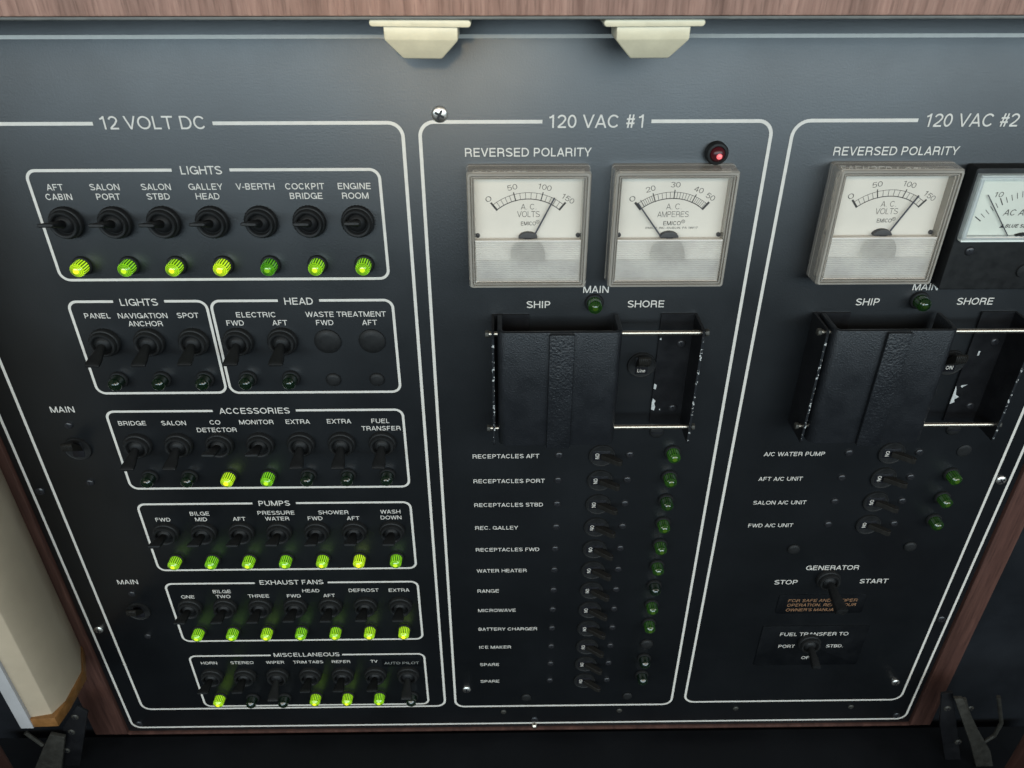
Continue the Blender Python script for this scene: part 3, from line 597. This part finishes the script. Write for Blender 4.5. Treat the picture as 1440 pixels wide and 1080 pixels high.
def meter(x, z, label, kind, needle_a):
    t = node('panel_meter', None, loc=(x, .1, z), label=label, cat='panel meter', group='square clear-cased panel meters')
    mb = MB(); frame_loops(mb, 31.2, 31.4, [(0, 0), (0, 3), (.15, 3.2), (.35, 12.4), (1.1, 13.9), (2.1, 14.0), (2.25, 12.2), (2.55, 12.2), (2.7, 13.5), (3.2, 13.4), (3.35, 11.6), (3.6, 11.6), (3.75, 12.6), (4.1, 12.4), (4.3, 6.5)])
    node('case', mb.mesh('case', 'acrylic', 0, smooth=25), t)
    hw = 27.2; dv = -4.6; pv = -9.8; hd = 7.0
    mb = MB(); mb.box(-hw-.2, hw+.2, -27.6, 27.6, 5.5, hd); dl = node('dial', mb.mesh('dial', 'dial', 0), t)
    mb = MB(); h = hd+.1
    R0, R1 = 25.3, 28.6
    arc(mb, R0-.22, R0+.22, -39, 39, pv, h); arc(mb, R1-.12, R1+.12, -39, 39, pv, h)
    if kind == 'volts':
        for a in (-39, 39): tick(mb, a, R0-.3, R1+1.6, 1.0, pv, h+.03)
        for a in (-14.6, 14.6): tick(mb, a, R0-.3, R1+1.2, .5, pv, h+.03)
        for a0, a1 in ((-39, -14.6), (-14.6, 14.6), (14.6, 39)):
            for i in range(1, 5): tick(mb, a0+(a1-a0)*i/5, R0, R1, .22, pv, h+.02)
        nums = (('0', -38.5, 3.0), ('50', -14.5, 5.0), ('100', 14.8, 6.8), ('150', 38.5, 6.8)); words = (('A. C.', 11.5, 2.9, 7.8), ('VOLTS', 7.6, 3.1, 11.6), ('EMICO', 2.6, 2.1, 7.6))
    else:
        for a in (-39, 39): tick(mb, a, R0-.3, R1+1.4, 1.2, pv, h+.03)
        for a in (-20, 1.5, 23.5): tick(mb, a, R0-.3, R1+1.2, .5, pv, h+.03)
        tick(mb, -33.5, R0, R1+.8, .35, pv, h+.03)
        for a0, a1, n in ((-33.5, -20, 6), (-20, 1.5, 5), (1.5, 23.5, 7), (23.5, 39, 7)):
            for i in range(1, n): tick(mb, a0+(a1-a0)*i/n, R0, R1, .22, pv, h+.02)
        nums = (('0', -39, 3.0), ('20', -21, 4.8), ('30', 1.5, 4.8), ('40', 23.5, 4.8), ('50', 36.5, 4.8)); words = (('A. C.', 11.3, 3.0, 7.8), ('AMPERES', 7.2, 3.0, 16.0), ('EMICO', 2.4, 2.2, 9.0), ('EMICO, INC.-DUBLIN, PA 18917', -.1, 1.05, 27))
    for tx, a, w in nums:
        rr = 32.4; q = math.radians(a); put_text(mb, tx, rr*math.sin(q), pv+rr*math.cos(q), 2.7, h, w, .09, rot=-q*.8)
    for tx, zz, cp, w in words: put_text(mb, tx, 1.2 if kind != 'volts' else .2, zz, cp, h, w, .085 if cp > 2.5 else .13)
    # registered mark after the maker's name
    cx, cz2 = ((4.9, 3.5) if kind == 'volts' else (6.8, 3.3))
    for i in range(16):
        q = [2*math.pi*(i+k)/16 for k in (0, 1)]; mb.F([mb.V(cx+r*math.cos(a), h, cz2+r*math.sin(a)) for a, r in ((q[0], .75), (q[1], .75), (q[1], .95), (q[0], .95))])
    put_text(mb, 'R', cx, cz2, .95, h, .7, .12)
    node('scale', mb.mesh('scale', 'ink', smooth=0), dl)
    mb = MB(); a = math.radians(needle_a); d = Vector((math.sin(a), math.cos(a))); nn = Vector((d.y, -d.x))
    mb.loft([[(p.x, hh_, pv+p.y) for p, hh_ in ((d*r-nn*w, 8.6), (d*r+nn*w, 8.6), (d*r+nn*w, 9.0), (d*r-nn*w, 9.0))] for r, w in ((4.5, .42), (29.5, .34))])
    node('needle', mb.mesh('needle', 'needle', 0), t)
    mb = MB(); pts = [(4.9*math.cos(math.pi*i/16), dv+3.1*math.sin(math.pi*i/16)) for i in range(17)]; mb.prism(pts, hd, 9.8); node('hub_cover', mb.mesh('hub_cover', 'mech', .2), t)
    for s in (-1, 1):
        mb = MB(); mb.lathe([(1.2, hd), (1.1, hd+.9), (.01, hd+1.1)], 14, cx=s*26.0, cz=dv+.9); node('dial_screw', mb.mesh('dial_screw', 'mech'), t)
    # movement seen dimly through the ribbed lower cover
    mb = MB(); pts = [(9.0*math.cos(math.pi*i/20)*(1 if True else 1), -13.5+9.0*math.sin(math.pi*i/20)) for i in range(21)]+[(-9.0, -17), (9.0, -17)][:2]
    mb.prism(pts, 9.0, 10.5); mb.box(-26.5, 26.5, -26.8, -17.2, 8.0, 9.6, 1); node('movement', mb.mesh('movement', ['mech', 'mechgrey'], 0), t)
    mb = MB(); n = 19; zt, zb = dv-.6, -27.4; st_ = (zt-zb)/n; prev = None
    for k in range(n):
        za = zt-k*st_; zc = za-st_*.55; ze = za-st_
        for (z0_, h0_), (z1_, h1_) in (((za, 11.9), (zc, 12.9)), ((zc, 12.9), (ze, 11.9))):
            mb.F([mb.V(-hw+.1, h0_, z0_), mb.V(hw-.1, h0_, z0_), mb.V(hw-.1, h1_, z1_), mb.V(-hw+.1, h1_, z1_)])
    node('ribbed_cover', mb.mesh('ribbed_cover', 'ribbed', 0, smooth=0), t)
    mb = MB(); mb.box(-hw, hw, dv-.5, dv-.1, 9.8, 12.6); node('divider', mb.mesh('divider', 'dial', .05), t)
    mb = MB(); mb.F([mb.V(xx, 12.3, zz) for xx, zz in ((-hw-.2, dv+.02), (hw+.2, dv+.02), (hw+.2, 27.4), (-hw-.2, 27.4))]); node('window_pane', mb.mesh('window_pane', 'pane', 0, smooth=0), t)
    return t
meter(13.1, -142.9, 'left square meter reading A. C. VOLTS below the first REVERSED POLARITY legend', 'volts', 26.5)
meter(86.3, -142.9, 'square meter reading A. C. AMPERES with pointer at zero, under the red lamp', 'amps', -37)
meter(197.2, -142.2, 'square meter reading A. C. VOLTS below the right-hand REVERSED POLARITY legend', 'volts', 27.5)

# newer ammeter at the right edge
t = node('ammeter', None, loc=(272, .1, -145.2), label='newer black-framed ammeter reading AC AMPERES at the right edge of the photo', cat='panel meter')
mb = MB(); mb.prism(rrect(-36, 36, -33.2, 33.2, 1.5), 0, 9.0); node('housing', mb.mesh('housing', 'plastic', .8), t)
mb = MB(); mb.box(-32.6, 32.6, -2.2, 28.6, 9.0, 9.2); dl = node('dial', mb.mesh('dial', 'dial2', 0), t)
mb = MB(); zt, zb, xw = 30.6, -3.2, 34.9
ids = []
for ins, h in ((0, 9.0), (.2, 12.2), (.7, 12.8), (2.2, 12.8), (2.6, 9.3)):
    ids.append([mb.V(xx, h, zz) for xx, zz in ((-xw+ins, zb+ins*.6), (xw-ins, zb+ins*.6), (xw-ins, zt-ins), (-xw+ins, zt-ins))])
for k in range(4):
    for i in range(4): mb.F((ids[k][i], ids[k][(i+1) % 4], ids[k+1][(i+1) % 4], ids[k+1][i]))
node('cover_rim', mb.mesh('cover_rim', 'clear', 0, smooth=0), t)
mb = MB(); mb.F([mb.V(xx, 11.8, zz) for xx, zz in ((-32.5, -2), (32.5, -2), (32.5, 28.2), (-32.5, 28.2))]); node('window_pane', mb.mesh('window_pane', 'pane', 0, smooth=0), t)
mb = MB(); h = 9.3; pv = -11.5
A = [-56+112*i/25 for i in range(26)]
for i, a in enumerate(A): tick(mb, a, 31.0, 34.3 if i % 5 else 35.4, .3 if i % 5 else .5, pv, h)
for i, tx in ((5, '10'), (10, '20'), (15, '30'), (20, '40')):
    q = math.radians(A[i]); put_text(mb, tx, 37.6*math.sin(q), pv+37.6*math.cos(q), 2.7, h, 4.4, .10, slant=.15)
put_text(mb, 'AC AMPERES', 0, 10.4, 3.2, h, 30, .12, slant=.18); put_text(mb, 'BLUE SEA SYSTEMS', 1.2, 3.2, 1.9, h, 26, .2, slant=.2)
mb.prism([(-14.9, 2.2), (-12.3, 2.2), (-13.4, 4.3)], h-.05, h)
node('scale', mb.mesh('scale', 'ink', smooth=0), dl)
mb = MB(); mb.loft([[(p[0]-w, 10.0, p[1]), (p[0]+w, 10.0, p[1]), (p[0]+w, 10.4, p[1]), (p[0]-w, 10.4, p[1])] for p, w in (((-9.2, -2.2), .28), ((-27.0, 20.0), .24))]); node('needle', mb.mesh('needle', 'needle', 0), t)
mb = MB(); pts = [(6.5*math.cos(math.pi*i/14), -2.6+2.4*math.sin(math.pi*i/14)) for i in range(15)]; mb.prism(pts, 9.2, 10.8); node('hub_cover', mb.mesh('hub_cover', 'plastic', .2), t)
mb = MB(); mb.box(-34.6, 34.6, -4.3, -3.4, 9.0, 12.6); node('lower_edge', mb.mesh('lower_edge', 'dial2', .1), t)
for xx in (-26, 26):
    node('screw', bs_me, t, loc=(xx, 9.0, -10.6), rot=(0, .6, 0))
mb = MB(); mb.lathe([(4.0, 9.0), (3.6, 9.9), (.01, 10.4)], 24, cx=6.5, cz=-22); node('adjuster_cap', mb.mesh('adjuster_cap', 'plastic'), t)

# ------------------------------------------------------------------ woodwork round the panel
hd = node('wood_header', None, loc=(0, 44, -40.2), label='walnut header board along the top edge, above the two cream catches', cat='header board')
mb = MB(); mb.box(-480, 480, .9, 130, -20, 0); node('board', mb.mesh('board', 'wood', 1.2), hd)
mb = MB(); mb.box(-480, 480, -.3, .85, -19.4, -.8); node('edge_band', mb.mesh('edge_band', 'edge', .2), hd)
for x0, x1, lab in ((-336.5, -310, 'dark walnut trim strip down the left side of the panel, beside the strip light'), (334.6, 352, 'reddish walnut trim strip down the right side of the panel')):
    mb = MB(); mb.box(x0, x1, -578.5, -32, -6, 1.5); o = node('wood_trim', mb.mesh('wood_trim', 'trim', .8), label=lab, cat='wood trim')
mb = MB(); mb.box(-310, 334.5, -579, -576.6, -6, 1.4); node('wood_trim', mb.mesh('wood_trim', 'trim', .4), label='thin walnut strip along the bottom edge of the panel', cat='wood trim')

# cream catches under the header
def catch(x, label, rot):
    t = node('catch', None, loc=(x, 26, -40.6), rot=(0, rot, 0), label=label, cat='cabinet catch', group='cream catches under the wood header')
    mb = MB()
    def fl(hw, z, h0, h1): return [(a, h, z) for a, h in ((-hw, h0), (hw, h0), (hw, h1), (-hw, h1))]
    mb.prism(rrect(-20.8, 20.8, -2.9, 0, 1.4), -6, 15.5); node('flange', mb.mesh('flange', 'cream', .5), t)
    mb = MB(); mb.loft([fl(15.3, -2.8, -4, 14), fl(15.2, -7.6, -4, 14), fl(15.0, -8.4, -3.6, 13.6), fl(8.6, -15.4, -1, 10.0), fl(8.0, -15.9, -.6, 9.4)]); node('body', mb.mesh('body', 'cream', .5, 2), t)
    for s in (-1, 1):
        node('screw', bs2, t, loc=(s*17.9, 4, -2.9), rot=(math.pi/2, 0, 0))
bs2 = screw_mesh('screw', 2.2, 'steel', True, 1.4)
catch(-33.2, 'yellowed cream catch under the wood header, left one, in the warm light', .012); catch(63.0, 'paler cream catch under the wood header, right one', -.004)

# ------------------------------------------------------------------ strip light on the left
t = node('strip_light', None, loc=(0, 0, -478), label='cream faceted strip light with brown end trim standing at the left edge', cat='strip light')
prof = [(-326, 1.8), (-316, 1.8), (-305.2, 24), (-305.2, 48), (-309.5, 58), (-323, 60.5), (-326, 58)]
mb = MB(); mb.prism_z(prof, 8, 640); node('diffuser', mb.mesh('diffuser', 'diffuser', .6), t)
mb = MB(); mb.prism_z([(-327, 1.7), (-315, 1.7), (-303.9, 24), (-304.1, 49), (-306, 61.5), (-322.4, 62), (-327, 60)], 0, 9); node('end_cap', mb.mesh('end_cap', 'cap', .5), t)
mb = MB(); mb.box(-331.5, -322.6, -.5, 640, 57, 62.6); node('mounting_plate', mb.mesh('mounting_plate', 'white_plate', .5), t)

# ------------------------------------------------------------------ drop-down door, its stays, side posts
mb = MB(); mb.box(-420, 440, -602, -586, -2, 420); node('drop_down_door', mb.mesh('drop_down_door', 'black_board', 1), label='dark lowered door panel along the bottom edge below the switch panel', cat='door panel')
def stay(label, arm, plate, loop, screws, h):
    t = node('door_stay', None, loc=(0, 0, 0), label=label, cat='door stay', group='metal stays of the drop-down door')
    mb = MB(); mb.prism(arm, h, h+3); node('arm', mb.mesh('arm', 'stay', .5), t)
    mb = MB(); mb.prism(plate, h-5, h-3); node('plate', mb.mesh('plate', 'bracket', .4), t)
    mb = MB()
    for a, b_ in zip(loop, loop[1:]): mb.tube((a[0], h+1, a[1]), (b_[0], h+1, b_[1]), 1.5, 10)
    node('link', mb.mesh('link', 'stay'), t)
    for x, z in screws: node('screw', sm_st, t, loc=(x, h-3, z))
sm_st = screw_mesh('screw', 2.8, 'stay', True)
stay('bronze metal door stay at the lower right corner', [(332, -499.5), (338.6, -499.5), (361, -536), (381, -566), (396, -600), (384, -603), (362, -556)], [(326, -502), (334, -500), (372, -600), (362, -606), (336, -540)],
     [(341, -502), (362, -545), (371, -560), (379, -548), (379, -532), (366, -500)], [(335.5, -519), (353, -519.5), (357, -562)], 30)
stay('bronze metal door stay under the strip light at lower left', [(-372, -580), (-354, -548), (-343, -530), (-333, -534), (-350, -580)], [(-336, -530), (-318, -505), (-312, -512), (-338, -580), (-350, -580)],
     [(-354, -546), (-362, -530)], [(-322.8, -517.3), (-331, -535.6), (-342, -559)], 30)
for x0, x1, lab in ((-372, -352, 'dark reddish post at the lower left corner'), (366, 390, 'dark reddish post at the lower right corner')):
    mb = MB(); mb.box(x0, x1, -586, -478, 62, 90); node('wood_post', mb.mesh('wood_post', 'trim', 1), label=lab, cat='wood post')
